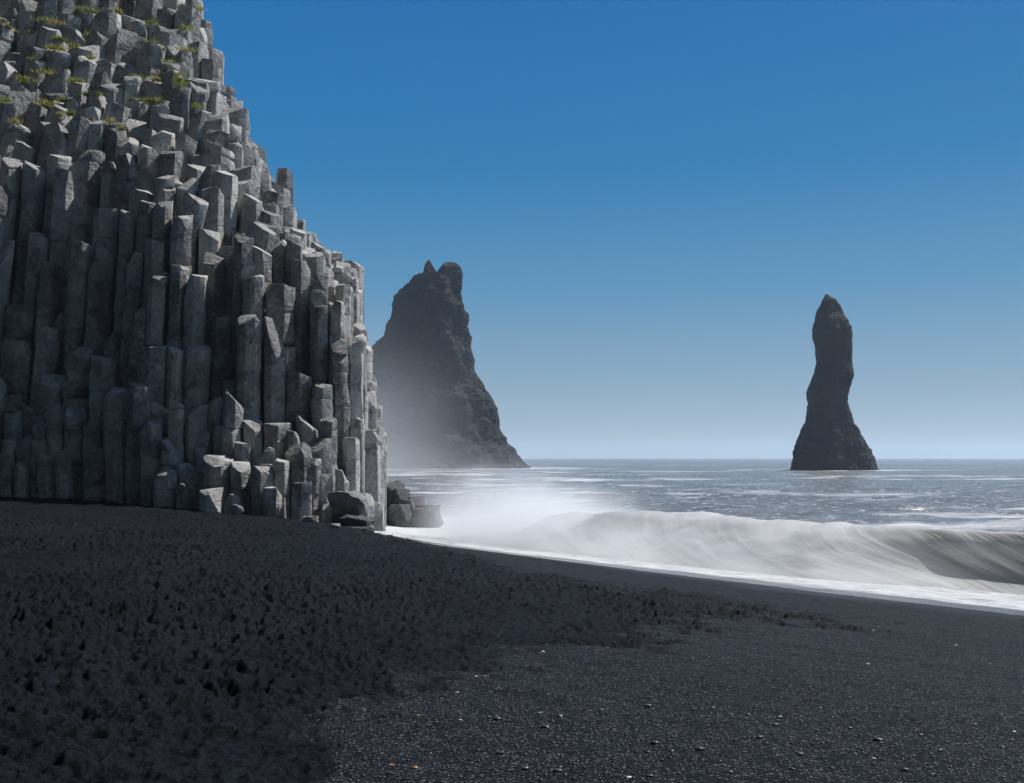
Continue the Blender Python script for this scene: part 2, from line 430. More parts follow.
# ------------------------------------------------------------------ breaking wave
def build_wave():
    nt_, nv = 520, 90
    t = np.linspace(-45, 44, nt_)
    curl = np.array([(19, -.35), (15.5, .25), (12.6, 1.15), (10.4, 1.8), (9.0, 2.02), (8.0, 1.95), (7.25, 1.62), (6.75, 1.12), (6.3, .65), (5.6, .30), (4.2, .05), (3.2, -.2)])
    burst = np.array([(19, -.35), (15.0, .35), (12.0, 1.2), (9.8, 1.9), (8.0, 2.15), (6.4, 1.9), (5.2, 1.45), (4.3, 1.0), (3.5, .66), (2.8, .36), (2.0, .08), (1.4, -.2)])
    def resample(p):
        k = np.linspace(0, 1, len(p)); kk = np.linspace(0, 1, nv)
        ps = np.array([np.interp(kk, k, p[:, i]) for i in (0, 1)]).T
        for _ in range(10):
            ps[1:-1] = (ps[:-2] + 2 * ps[1:-1] + ps[2:]) / 4
        return ps
    c, b = resample(curl), resample(burst)
    v = np.linspace(0, 1, nv)
    T, V = np.meshgrid(t, v, indexing='ij')
    w = sstep(T + 3.0 * fbm(T * .15, T * 0, 2, 81) + (V - .5) * 5, 6.5, 12.5)
    S = c[None, :, 0] * (1 - w) + b[None, :, 0] * w
    Z = c[None, :, 1] * (1 - w) + b[None, :, 1] * w
    amp = (1 + .16 * fbm(T * .10, T * 0, 2, 83)) * (1 - 1.1 * sstep(T, 26, 38)) * (1 - .5 * sstep(T, -8, -40))
    Z = np.where(Z > 0, Z * amp, Z)
    S = S + .7 * fbm(T * .09, T * 0, 2, 85) + 1.9 * sstep(V, .35, 1) + .5
    # streak relief
    ua = T + V ** 2 * 9.0
    rel = fbm(ua * .55, V * 1.2, 3, 87) * .42 * np.sin(np.pi * np.clip(V * 1.25 - .2, 0, 1))
    S = S + rel * (1 - w) * .9
    Z = Z + rel * .25 + w * fbm(T * .45, V * 4, 4, 89) * .35 * np.sin(np.pi * V)
    X, Y = unshore(S, T)
    hollow = sstep(V, .36, .48) * (1 - .85 * sstep(V, .70, .90))
    o = mesh_np('breaking_wave', np.stack([X, Y, Z], -1).reshape(-1, 3), grid_faces(nt_, nv), M_WAVE,
                attrs={'along': T, 'across': V, 'broken': w, 'hollow': hollow})
    tag(o, 'long silky wave breaking white along the black beach, sandy grey in its curl', 'wave')
build_wave()

# ------------------------------------------------------------------ basalt cliff
PXK = [-420, 0, 60, 110, 140, 200, 250, 300, 330, 352, 364, 378]
DK = [0, 1.5, 3, 4.6, 6.2, 9, 12, 16, 22, 30, 42]
PY = [[400, 385, 340, 335, 165, 140, 100, 55, 5, -60, -150],
      [402, 388, 345, 338, 168, 148, 112, 70, 18, -40, -130],
      [405, 372, 350, 338, 212, 160, 122, 80, 25, -40, -120],
      [392, 388, 352, 344, 235, 172, 138, 98, 45, -10, -90],
      [420, 392, 348, 332, 228, 188, 152, 115, 65, 12, -50],
      [462, 402, 368, 350, 252, 200, 172, 135, 92, 58, 48],
      [472, 408, 382, 322, 268, 226, 194, 172, 158, 152, 152],
      [478, 428, 385, 302, 276, 256, 244, 238, 236, 236, 236],
      [482, 462, 405, 324, 294, 278, 268, 264, 264, 264, 264],
      [512, 492, 440, 318, 294, 284, 280, 278, 278, 278, 278],
      [515, 505, 470, 385, 368, 360, 355, 355, 355, 355, 355],
      [530, 526, 495, 462, 452, 448, 446, 446, 446, 446, 446]]
Y0K = [64, 63, 62.7, 62.2, 59.6, 57.6, 57.0, 57.2, 58, 60, 60.6, 61.5]
PYA = np.array(PY, float)
def cliff_front(px): return float(np.interp(px, PXK, Y0K))
def cliff_top(x, y):
    px = 512 + x / y * F
    d = y - cliff_front(px)
    row = [np.interp(px, PXK, PYA[:, k]) for k in range(len(DK))]
    py = float(np.interp(d, DK, row))
    return CAMZ + (HOR - py) / F * y, d, px, py
def lean_at(px, z):
    l = float(np.interp(px, [-160, 0, 120, 230, 320], [.15, .14, .085, .03, 0.0]))
    return l * min(max(z - 8, 0), 40) * .75

def clip_half(poly, p, n):
    """keep the side where (q-p).n <= 0"""
    out = []
    for i in range(len(poly)):
        a, b = poly[i], poly[(i + 1) % len(poly)]
        da = (a[0] - p[0]) * n[0] + (a[1] - p[1]) * n[1]; db = (b[0] - p[0]) * n[0] + (b[1] - p[1]) * n[1]
        if da <= 0: out.append(a)
        if da * db < 0:
            k = da / (da - db); out.append((a[0] + (b[0] - a[0]) * k, a[1] + (b[1] - a[1]) * k))
    return out

def col_radius(px, d):
    r = np.interp(px, [-160, 250, 320, 385], [1.62, 1.55, 1.2, 0.95])
    return float(r * np.interp(d, [0, 5, 12, 30], [1.0, 1.0, 1.06, 1.25]))

def clean_poly(poly, eps):
    out = []
    for p in poly:
        if not out or math.hypot(p[0] - out[-1][0], p[1] - out[-1][1]) > eps: out.append(p)
    if len(out) > 2 and math.hypot(out[0][0] - out[-1][0], out[0][1] - out[-1][1]) < eps: out.pop()
    return out

def convex_block(bm, poly, z0, z1, up0, up1, cuts, bevel, slices, tone, tl):
    """one joint block of a column: a prism, its ends cut by tilted planes, corners knocked off, edges worn"""
    b = bmesh.new()
    lo = [b.verts.new((x, y, z0 - .8)) for x, y in poly]; hi = [b.verts.new((x, y, z1 + .8)) for x, y in poly]
    b.faces.new(lo[::-1]); b.faces.new(hi)
    n = len(poly)
    for i in range(n): b.faces.new((lo[i], lo[(i + 1) % n], hi[(i + 1) % n], hi[i]))
    cx = sum(p[0] for p in poly) / n; cy = sum(p[1] for p in poly) / n
    def cut(co, no):
        r = bmesh.ops.bisect_plane(b, geom=b.verts[:] + b.edges[:] + b.faces[:], dist=1e-5, plane_co=co, plane_no=no, clear_outer=True)
        ed = [e for e in b.edges if len(e.link_faces) == 1]
        if ed: bmesh.ops.holes_fill(b, edges=ed, sides=0)
    cut((cx, cy, z1), up1); cut((cx, cy, z0), -Vector(up0))
    for co, no in cuts: cut(co, no)
    if not b.faces: b.free(); return
    sharp = [e for e in b.edges if len(e.link_faces) == 2 and e.calc_face_angle(0) > .25]
    try: bmesh.ops.bevel(b, geom=sharp, offset=bevel, offset_type='OFFSET', segments=2, profile=.6, affect='EDGES', clamp_overlap=True)
    except Exception: pass
    zz = z0 + slices * .6
    while zz < z1 - .15:
        bmesh.ops.bisect_plane(b, geom=b.verts[:] + b.edges[:] + b.faces[:], dist=1e-4, plane_co=(cx, cy, zz), plane_no=(rnd.uniform(-.2, .2), rnd.uniform(-.2, .2), 1))
        zz += slices * rnd.uniform(.7, 1.3)
    a = rnd.uniform(0, 3.14)
    for aa in (a, a + 1.57):
        bmesh.ops.bisect_plane(b, geom=b.verts[:] + b.edges[:] + b.faces[:], dist=1e-4, plane_co=(cx + rnd.uniform(-.15, .15), cy + rnd.uniform(-.15, .15), z0), plane_no=(math.cos(aa), math.sin(aa), rnd.uniform(-.2, .2)))
    for v in b.verts:
        d = mnoise.noise_vector(v.co * .9) * .085 + mnoise.noise_vector(v.co * 2.7) * .04
        v.co += d
    vs = {}
    for v in b.verts:
        nv = bm.verts.new(v.co); nv[tl] = tone; vs[v.index] = nv
    b.verts.index_update()
    vs = {}
    # (re-index after the update so faces find their corners)
    start = len(bm.verts) - len(b.verts); bm.verts.ensure_lookup_table()
    for i, v in enumerate(b.verts): vs[v.index] = bm.verts[start + i]
    for f in b.faces:
        try: bm.faces.new([vs[v.index] for v in f.verts])
        except ValueError: pass
    b.free()

def finish_bm(name, bm, mat, parent, sharp=0.5, loc=None):
    me = bpy.data.meshes.new(name)
    if loc is not None: bmesh.ops.translate(bm, vec=-Vector(loc), verts=bm.verts)
    bmesh.ops.recalc_face_normals(bm, faces=bm.faces)
    bm.to_mesh(me); bm.free()
    me.polygons.foreach_set('use_smooth', [True] * len(me.polygons))
    me.set_sharp_from_angle(angle=sharp)
    me.materials.append(mat)
    o = link(bpy.data.objects.new(name, me), parent)
    if loc is not None: o.location = loc
    return o

ANCHORS = [(12, 20, 157), (34, 21, 164), (65, 19, 172), (90, 24, 150), (111, 15, 163), (107, 25, 210), (129, 16, 211), (81, 19, 243), (102, 21, 247),
           (143, 22, 190), (163, 20, 202), (183, 20, 216), (178, 19, 265), (187, 17, 176), (130, 19, 136), (151, 22, 146), (171, 19, 150), (196, 20, 274),
           (230, 22, 247), (253, 22, 274), (280, 29, 286), (226, 22, 318), (250, 25, 315), (274, 22, 320), (137, 18, 307), (155, 31, 345), (176, 16, 347),
           (197, 25, 347), (220, 22, 351), (299, 29, 373), (117, 20, 387), (139, 22, 384), (21, 26, 305), (62, 20, 311), (46, 22, 326), (18, 30, 340), (81, 22, 348), (105, 23, 357),
           (116, 23, 333), (56, 28, 374), (12, 18, 400), (26, 12, 403), (38, 13, 406), (54, 22, 407), (75, 19, 408), (29, 26, 437), (90, 16, 415), (158, 18, 401), (176, 18, 397), (195, 21, 405),
           (213, 18, 396), (230, 18, 392), (154, 22, 421), (252, 22, 420), (279, 30, 423), (305, 20, 416), (191, 28, 462), (218, 28, 459), (239, 20, 462), (262, 20, 467),
           (280, 18, 459), (300, 27, 440), (321, 20, 438), (323, 20, 383), (341, 17, 338), (358, 14, 322), (351, 16, 436), (369, 10, 370), (374, 10, 416), (341, 14, 470), (192, 18, -10), (213, 22, 50), (228, 12, 84), (204, 16, 20), (285, 15, 168), (205, 14, 432), (241, 16, 442), (266, 16, 446), (292, 14, 432), (312, 14, 458), (171, 18, 441), (149, 14, 472), (180, 15, 484), (231, 18, 492), (272, 18, 487), (300, 18, 482), (20, 14, 462), (45, 16, 455), (66, 16, 450), (92, 18, 445), (8, 14, 440), (176, 18, 5),
           (208, 20, 230), (215, 20, 255), (155, 20, 240), (5, 20, 240), (40, 20, 232), (240, 18, 232), (262, 18, 245), (300, 20, 262), (318, 18, 290), (336, 16, 300)]
def build_cliff():
    seeds = []
    # dart throwing, front rows first so that the face is evenly packed
    cell = {}
    def ok(x, y, r):
        ci, cj = int(x // 2), int(y // 2)
        for a in range(ci - 2, ci + 3):
            for b in range(cj - 2, cj + 3):
                for (qx, qy, qr) in cell.get((a, b), ()):
                    if (qx - x) ** 2 + (qy - y) ** 2 < ((r + qr) / 2) ** 2: return False
        return True
    # the columns that read one by one in the photograph: centre, width, top (all converted to metres here)
    anchors = []
    for (pxa, w, pyt) in sorted(ANCHORS, key=lambda q: -q[2]):
        row = [float(np.interp(pxa, PXK, PYA[:, k])) for k in range(len(DK))]
        d = float(np.interp(-pyt, [-q for q in row], DK))
        while True:
            y = cliff_front(pxa) + d
            z = CAMZ + (HOR - pyt) / F * y
            x = (pxa - 512) / F * y - lean_at(pxa, z)
            r = w / F * y * 1.02
            if all((x - q[0]) ** 2 + (y - q[1]) ** 2 > ((r + q[2]) / 2 * .92) ** 2 for q in seeds): break
            d += .2
        y += rnd.uniform(0, .25)
        cell.setdefault((int(x // 2), int(y // 2)), []).append((x, y, r)); seeds.append((x, y, r))
        anchors.append((pxa, w, pyt, y, z, x))
    amap = {(q[0], q[1]): a for q, a in zip(seeds, anchors)}
    for _ in range(90000):
        px = rnd.uniform(-330, 379); d = rnd.uniform(0, 36) if rnd.random() > .3 else rnd.uniform(0, 9)
        y = cliff_front(px) + d; x = (px - 512) / F * y
        r = col_radius(px, d) * rnd.choice([.72, .9, 1.0, 1.0, 1.12])
        if ok(x, y, r):
            cell.setdefault((int(x // 2), int(y // 2)), []).append((x, y, r)); seeds.append((x, y, r))
    cols = []
    for i, (x, y, r) in enumerate(seeds):
        poly = [(x + 1.25 * r * math.cos(a * math.pi / 6), y + 1.25 * r * math.sin(a * math.pi / 6)) for a in range(12)]
        # outer rim columns keep a six-sided outline instead of the clipping circle
        rot = math.radians(-68 + rnd.gauss(0, 13))
        hr = (.60 if (x, y) in amap else .72) * r
        poly = [(x + hr * rnd.uniform(.9, 1.1) * math.cos(a * math.pi / 3 + rot + rnd.uniform(-.12, .12)), y + hr * rnd.uniform(.9, 1.1) * math.sin(a * math.pi / 3 + rot + rnd.uniform(-.12, .12))) for a in range(6)]
        for (qx, qy, qr) in seeds:
            if qx == x and qy == y: continue
            dx, dy = qx - x, qy - y; dd = math.hypot(dx, dy)
            if dd > 4.5: continue
            f = r / (r + qr)
            poly = clip_half(poly, (x + dx * f, y + dy * f), (dx, dy))
            if len(poly) < 3: break
        poly = clean_poly(poly, .16)
        if len(poly) < 3: continue
        gap = rnd.uniform(.93, .985)
        cx = sum(p[0] for p in poly) / len(poly); cy = sum(p[1] for p in poly) / len(poly)
        poly = [(cx + (px_ - cx) * gap, cy + (py_ - cy) * gap) for px_, py_ in poly]
        zt, d, px, py = cliff_top(cx, cy)
        if (x, y) in amap:
            cols.append(dict(poly=poly, x=cx, y=cy, r=r, z=amap[(x, y)][4], d=d, px=amap[(x, y)][0], anchor=True))
            continue
        # lean moves the head of the column along the cliff: read the height there
        zt2, _, px2, _ = cliff_top(cx + lean_at(px, zt), cy)
        zt = .5 * zt + .5 * zt2
        clump = mnoise.noise(Vector((cx * .32, cy * .32, 3.3)))
        amp = float(np.interp(d, [0, 5, 6.5, 10, 20, 26], [.6, .9, 2.2, 1.3, 1.3, 2.4])) * float(np.interp(px, [180, 215, 340], [1, .7, .6] if d > 15 else [1, 1, .75]))
        zt += amp * (1.1 * clump + rnd.uniform(-.55, .55))
        if px > 300 or px < 0: zt += 0
        if px > 376: zt += rnd.uniform(-1.5, .6)
        # a filler never stands in front of a column that the photograph shows
        ppx = 512 + (cx + lean_at(px, zt)) / cy * F; half = r / cy * F * .5
        lim = -1e9
        for (pa, w, pt, ya, za, xa) in anchors:
            if abs(pa - ppx) < (w * .5 + half) * .85:
                if ya > cy and d < 7.5: lim = max(lim, pt + 30 if ya - cy < 3.5 else pt + 12)
        mine = HOR - (zt - CAMZ) / cy * F
        if lim > mine: zt = CAMZ + (HOR - min(lim, 516)) / F * cy
        cols.append(dict(poly=poly, x=cx, y=cy, r=r, z=zt, d=d, px=px))
    # what stands in front of each column, so that its exposed length is known
    for c in cols:
        fr = 1.0; occ = 1e9
        best = 1.0; rows = []
        for q in cols:
            if q is c or q['y'] > c['y'] - .3 or c['y'] - q['y'] > 14: continue
            ppx = 512 + q['x'] / q['y'] * F
            if abs(ppx - c['px']) < 9: rows.append(HOR - (q['z'] - CAMZ) / q['y'] * F)
            if c['y'] - q['y'] < 3.0 and abs(q['x'] - c['x']) < 1.4: best = max(best, q['z'])
        c['front'] = best
        pyt = HOR - (c['z'] - CAMZ) / c['y'] * F
        occ = min(rows) if rows else 515
        c['vis'] = max(0, min(occ, 530) - max(pyt, 0)) * c['r'] / c['y'] * F
        if c['px'] < -20 or pyt > 530: c['vis'] = 0
        c['pyt'] = pyt
    root = empty('basalt_cliff', (-22.0, 64.0, 1.6))
    tag(root, 'tall grey cliff of packed hexagonal basalt columns rising from the black beach', 'cliff')
    inv = Vector(root.location)
    order = sorted(cols, key=lambda c: -c['vis'])
    keep = set(id(c) for c in order[:99])
    rest = bmesh.new(); rtl = rest.verts.layers.float.new('tone')
    tops = []
    for c in cols:
        own = id(c) in keep
        if own: bm = bmesh.new(); tl = bm.verts.layers.float.new('tone')
        else: bm, tl = rest, rtl
        d, px, z1, poly = c['d'], c['px'], c['z'], c['poly']
        upper = d > 8.5 and px < 320 and not c.get('anchor')
        base_tone = rnd.uniform(.1, .9); face = c.get('anchor')
        zlow = min(max(c['front'] - 1.2, -1.0), z1 - .8)
        # joints
        zs = [z1]
        while zs[-1] > zlow + .4:
            step = rnd.choice([.9, 1.4, 2.2, 3.2, 4.5]) if d > 4.8 else rnd.choice([.8, 1.2, 1.7, 2.4])
            zs.append(zs[-1] - step * (1.1 if face and d > 4.8 else .9))
        zs[-1] = min(zs[-1], -1.2) if False else zs[-1]
        bottom = zs[-1]
        high = d > 22 and px < 240
        tilt = .5 if upper and not high else (.3 if d > 4.8 else .24)
        bevel = rnd.uniform(.02, .045) if d > 4.8 else rnd.uniform(.05, .12)
        normals = []
        for i in range(len(zs)):
            k = tilt if i == 0 else .10
            n = Vector((rnd.uniform(-k, k) + (.12 if i == 0 else 0), rnd.uniform(-k, k * .5) - (.12 if i == 0 and upper else 0.04), 1)).normalized()
            normals.append(n)
        cen = Vector((c['x'], c['y'], 0))
        n0 = len(bm.verts)
        for i in range(len(zs) - 1):
            a, b_ = zs[i + 1], zs[i]
            sc = rnd.uniform(.91, 1.0); ox, oy = rnd.uniform(-.06, .06), rnd.uniform(-.06, .06)
            pl = [(c['x'] + (x - c['x']) * sc + ox, c['y'] + (y - c['y']) * sc + oy) for x, y in poly]
            cuts = []
            ncut = rnd.choice([2, 2, 3, 4]) if i == 0 else rnd.choice([0, 1, 1, 2])
            for _ in range(ncut):
                vx, vy = rnd.choice(pl)
                od = Vector((vx - c['x'], vy - c['y'], 0)).normalized()
                upn = rnd.uniform(.25, 1.5) if i == 0 or rnd.random() < .5 else -rnd.uniform(.3, 1.2)
                nrm = (od + Vector((rnd.uniform(-.5, .5), rnd.uniform(-.5, .5), upn))).normalized()
                pz = b_ if upn > 0 else a
                co = Vector((vx, vy, pz)) - nrm * (rnd.uniform(.12, .5) if rnd.random() < .75 else rnd.uniform(.4, .8)) * (1 if i == 0 else .6)
                cuts.append((co, nrm))
            convex_block(bm, pl, a, b_, normals[i + 1], normals[i], cuts, bevel, 1.1, min(1, max(0, base_tone + rnd.uniform(-.2, .2))), tl)
        # buried shaft down to the sand
        if bottom > -.5:
            convex_block(bm, [(c['x'] + (x - c['x']) * .97, c['y'] + (y - c['y']) * .97) for x, y in poly], -1.0, bottom, (0, 0, 1), normals[-1], [], .03, 6.0, base_tone, tl)
        bm.verts.ensure_lookup_table()
        new = bm.verts[n0:] if n0 else bm.verts[:]
        # lean along the cliff; loosened blocks high up tip over on their own
        tip = Matrix.Identity(3)
        if upper and not high and rnd.random() < .75:
            tv = mnoise.noise_vector(Vector((c['x'] * .22, c['y'] * .22, 7.7)))
            tip = Matrix.Rotation(.08 + .22 * tv.x + rnd.gauss(0, .05), 3, 'Y') @ Matrix.Rotation(-.05 + .18 * tv.y + rnd.gauss(0, .05), 3, 'X')
        elif d < 5 and rnd.random() < .4:
            tip = Matrix.Rotation(rnd.uniform(-.06, .06), 3, 'Y') @ Matrix.Rotation(rnd.uniform(-.05, .03), 3, 'X')
        piv = Vector((c['x'], c['y'], max(c['front'] - 1.5, 0)))
        for v in new:
            w = min(max((v.co.z - piv.z) / 1.0, 0), 1)
            q = piv + tip @ (v.co - piv)
            v.co = v.co.lerp(q, w)
            v.co.x += lean_at(px, v.co.z)
        tops.append((c['x'] + lean_at(px, z1), c['y'], z1, d, px, c['pyt'], c['r']))
        if own:
            finish_bm('column', bm, M_BASALT, root, loc=inv)
            bpy.data.objects[-1] if False else None
    o = finish_bm('column', rest, M_BASALT, root, loc=inv)
    tag(o, kind='stuff')
    for ch in root.children:      # meshes are stored relative to the cliff's base
        ch.location = (0, 0, 0)
    # the solid rock behind and above the columns, out of frame at the left and far back
    m = bmesh.new(); tl = m.verts.layers.float.new('tone')
    nx, ny = 46, 24
    vs = []
    for i in range(nx):
        rowv = []
        for j in range(ny):
            px = -900 + (352 + 900) * i / (nx - 1); d = 11 + 90 * (j / (ny - 1)) ** 1.4
            y = cliff_front(px) + d; x = (px - 512) / F * y
            dd = min(d, 42)
            z, _, _, py = cliff_top(x, y)
            if d > 42: z = CAMZ + (HOR - float(np.interp(max(px, -160), PXK, PYA[:, -1]))) / F * (cliff_front(px) + 42)
            z = min(z, 62) - (5.5 if px > -330 else 0) + 1.5 * mnoise.noise(Vector((x * .15, y * .15, 1)))
            v = m.verts.new((x, y, max(z, .5))); v[tl] = .4; rowv.append(v)
        vs.append(rowv)
    low = []
    for i in range(nx):
        for j in range(ny - 1):
            if i < nx - 1: m.faces.new((vs[i][j], vs[i + 1][j], vs[i + 1][j + 1], vs[i][j + 1]))
    rim = [vs[i][0] for i in range(nx)] + [vs[nx - 1][j] for j in range(1, ny)] + [vs[i][ny - 1] for i in range(nx - 2, -1, -1)] + [vs[0][j] for j in range(ny - 2, 0, -1)]
    lows = []
    for v in rim:
        lv = m.verts.new((v.co.x, v.co.y, -1.5)); lv[tl] = .4; lows.append(lv)
    for i in range(len(rim)):
        j = (i + 1) % len(rim)
        m.faces.new((rim[i], rim[j], lows[j], lows[i]))
    o = finish_bm('rock_mass', m, M_BASALT, root, loc=inv)
    o.location = (0, 0, 0)
    return tops
TOPS = build_cliff()

# ------------------------------------------------------------------ grass on the ledges
def build_grass():
    V, Fc, tn = [], [], []
    for (x, y, z, d, px, py, r) in TOPS:
        if px > 180 or py > 128 or py < -25 or rnd.random() > .5: continue
        for _ in range(rnd.choice([1, 1, 2])):
            bx, by = x + rnd.uniform(-.5, .5) * r, y - rnd.uniform(.1, .55) * r
            tone = rnd.random(); n = rnd.randint(40, 110); sp = rnd.uniform(.15, .55)
            for _ in range(n):
                gx, gy = bx + rnd.gauss(0, sp), by + rnd.gauss(0, sp * .6)
                h = rnd.uniform(.12, .38); a = rnd.uniform(0, 6.28); w = rnd.uniform(.03, .07)
                lx, ly = rnd.gauss(0, .16), rnd.gauss(0, .16) - .06
                i = len(V); zb = z - .22 + rnd.uniform(-.1, .05)
                V += [(gx - w * math.cos(a), gy - w * math.sin(a), zb), (gx + w * math.cos(a), gy + w * math.sin(a), zb), (gx + lx, gy + ly, zb + h)]
                Fc.append((i, i + 1, i + 2)); tn += [min(1, max(0, tone + rnd.uniform(-.3, .3)))] * 3
    o = mesh_np('grass', V, Fc, M_GRASS, attrs={'tone': tn}, smooth=False)
    tag(o, 'yellow green grass tufts on the high ledges of the cliff', kind='stuff')
build_grass()

# ------------------------------------------------------------------ sea stacks
def stack_mesh(name, rows, Y, parent, mat, seed, depth=.75, nrow=230, nang=210, craggy=1.0, zbase=-6):
    rows = sorted(rows)
    pys = np.array([r[0] for r in rows]); xl = np.array([r[1] for r in rows]); xr = np.array([r[2] for r in rows])
    py = np.linspace(pys[0], pys[-1], nrow)
    L, R = np.interp(py, pys, xl), np.interp(py, pys, xr)
    z = CAMZ + (HOR - py) / F * Y
    dr = 4 if zbase < 0 else -9
    z = np.append(z, zbase); L = np.append(L, L[-1] - dr); R = np.append(R, R[-1] + dr)
    cx = ((L + R) / 2 - 512) / F * Y; rx = np.maximum((R - L) / 2 / F * Y, .05)
    # depth follows a smoothed radius
    ry = rx.copy()
    for _ in range(30): ry[1:-1] = (ry[:-2] + ry[1:-1] * 2 + ry[2:]) / 4
    ry *= depth
    V = []
    nr = len(z)
    th = np.linspace(0, 2 * np.pi, nang, endpoint=False)
    for k in range(nang):
        c, s = math.cos(th[k]), math.sin(th[k])
        # a lens with faceted flanks
        for i in range(nr):
            p = Vector((cx[i] + rx[i] * c, Y + ry[i] * s * (1 + .12 * math.sin(3 * th[k] + seed)), z[i]))
            q = p * .045 + Vector((seed, 0, 0))
            a = abs(mnoise.noise(q)) * 2 - .55
            b = mnoise.noise(p * .13 + Vector((0, seed, 0))) + .6 * mnoise.noise(p * .36) + .45 * mnoise.noise(p * .75) + .3 * mnoise.noise(p * 1.5)
            vd = mnoise.voronoi(Vector((p.x * .11, p.y * .11, p.z * .07 + seed)))[0]; b += 2.1 * min(vd[1] - vd[0], .6) - .7
            st = mnoise.noise(Vector((p.x * .03, p.y * .03, p.z * .35 + seed)))
            amp = min(rx[i] * .28 + .35, 3.6) * craggy
            edge = abs(s) ** .6        # the flanks seen edge-on keep the outline, the broad sides get gullies
            o = amp * (.9 * a * edge * 1.6 + .55 * b + .10 * st)
            V.append((p.x + c * o * (.35 + .65 * edge), p.y + s * o, p.z + .5 * b * min(1, rx[i] / 6)))
    n = len(V)
    V.append((cx[0], Y, z[0] + .2)); V.append((cx[-1], Y, zbase))
    faces = grid_faces(nang, nr, True)[:, ::-1]
    me_f = [tuple(f) for f in faces]
    me = bpy.data.meshes.new(name)
    for k in range(nang):
        me_f.append((n, ((k + 1) % nang) * nr, k * nr))
    me.from_pydata(V, [], me_f); me.update()
    at = me.attributes.new('tone', 'FLOAT', 'POINT')
    at.data.foreach_set('value', [0.5] * len(V))
    me.polygons.foreach_set('use_smooth', [True] * len(me.polygons))
    me.set_sharp_from_angle(angle=.7)
    me.materials.append(mat)
    return link(bpy.data.objects.new(name, me), parent)

RS = [(57, 217, 225), (66, 214, 236), (75, 210, 256), (95, 200, 270), (120, 187, 282), (160, 174, 302), (200, 163, 320), (235, 168, 325), (270, 177, 324), (320, 178, 322), (360, 172, 326), (400, 165, 315), (440, 155, 308),
      (480, 150, 305), (520, 145, 318), (560, 137, 330), (600, 118, 352), (640, 97, 372), (670, 87, 388), (700, 90, 405), (745, 80, 418)]
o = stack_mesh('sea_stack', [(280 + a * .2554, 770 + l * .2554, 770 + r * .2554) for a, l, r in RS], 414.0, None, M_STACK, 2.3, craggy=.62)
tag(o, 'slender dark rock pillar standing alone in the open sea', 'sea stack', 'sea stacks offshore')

BODY = [(86, 214, 350), (95, 206, 378), (110, 193, 383), (135, 167, 382), (170, 152, 382), (205, 142, 395), (235, 135, 408), (260, 130, 402), (300, 105, 412), (345, 62, 419), (410, 25, 425), (450, 0, 450), (480, -20, 465), (510, -35, 490),
        (560, -60, 505), (620, -90, 520), (660, -110, 540), (690, -125, 572), (715, -138, 590), (740, -150, 615)]
PIN1 = [(35, 264, 271), (45, 257, 278), (60, 251, 286), (72, 248, 294), (83, 246, 302), (110, 240, 312)]
PIN2 = [(42, 328, 350), (50, 319, 366), (62, 310, 377), (75, 303, 382), (86, 297, 384), (105, 292, 384), (125, 290, 382)]
conv = lambda rows: [(250 + a * .2937, 350 + l * .2937, 350 + r * .2937) for a, l, r in rows]
root = empty('sea_stack', (-20.0, 497.0, 0.0))
tag(root, 'broad dark sea stack with two pinnacles, its foot lost in mist', 'sea stack', 'sea stacks offshore')
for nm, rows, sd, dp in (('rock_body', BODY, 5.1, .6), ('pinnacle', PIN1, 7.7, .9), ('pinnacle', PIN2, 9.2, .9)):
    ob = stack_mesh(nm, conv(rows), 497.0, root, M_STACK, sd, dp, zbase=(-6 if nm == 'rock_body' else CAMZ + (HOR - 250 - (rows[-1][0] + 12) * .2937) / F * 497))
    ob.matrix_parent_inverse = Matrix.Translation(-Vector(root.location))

# ------------------------------------------------------------------ boulders and surf rocks
def boulder(name, loc, size, mat, seed, blocky=.6, cuts=9):
    b = bmesh.new(); tl = b.verts.layers.float.new('tone')
    bmesh.ops.create_cube(b, size=2.0)
    r = random.Random(seed)
    for _ in range(cuts):
        n = Vector((r.gauss(0, 1), r.gauss(0, 1), r.gauss(0, .8))).normalized()
        bmesh.ops.bisect_plane(b, geom=b.verts[:] + b.edges[:] + b.faces[:], dist=1e-5, plane_co=n * r.uniform(.78, 1.15), plane_no=n, clear_outer=True)
        ed = [e for e in b.edges if len(e.link_faces) == 1]
        if ed: bmesh.ops.holes_fill(b, edges=ed, sides=0)
    bmesh.ops.bevel(b, geom=b.edges[:], offset=.09, segments=2, profile=.5, affect='EDGES', clamp_overlap=True)
    bmesh.ops.triangulate(b, faces=b.faces)
    bmesh.ops.subdivide_edges(b, edges=b.edges[:], cuts=2, use_grid_fill=True)
    for v in b.verts:
        v.co += mnoise.noise_vector(v.co * 1.4 + Vector((seed, 0, 0))) * .12 + mnoise.noise_vector(v.co * 4 + Vector((seed, 0, 0))) * .04
        v.co = Vector((v.co.x * size[0], v.co.y * size[1], v.co.z * size[2])); v[tl] = .5
    bmesh.ops.rotate(b, cent=(0, 0, 0), matrix=Matrix.Rotation(r.uniform(-.35, .35), 3, 'Z'), verts=b.verts)
    o = finish_bm(name, b, mat, None, sharp=.6)
    o.location = loc
    return o

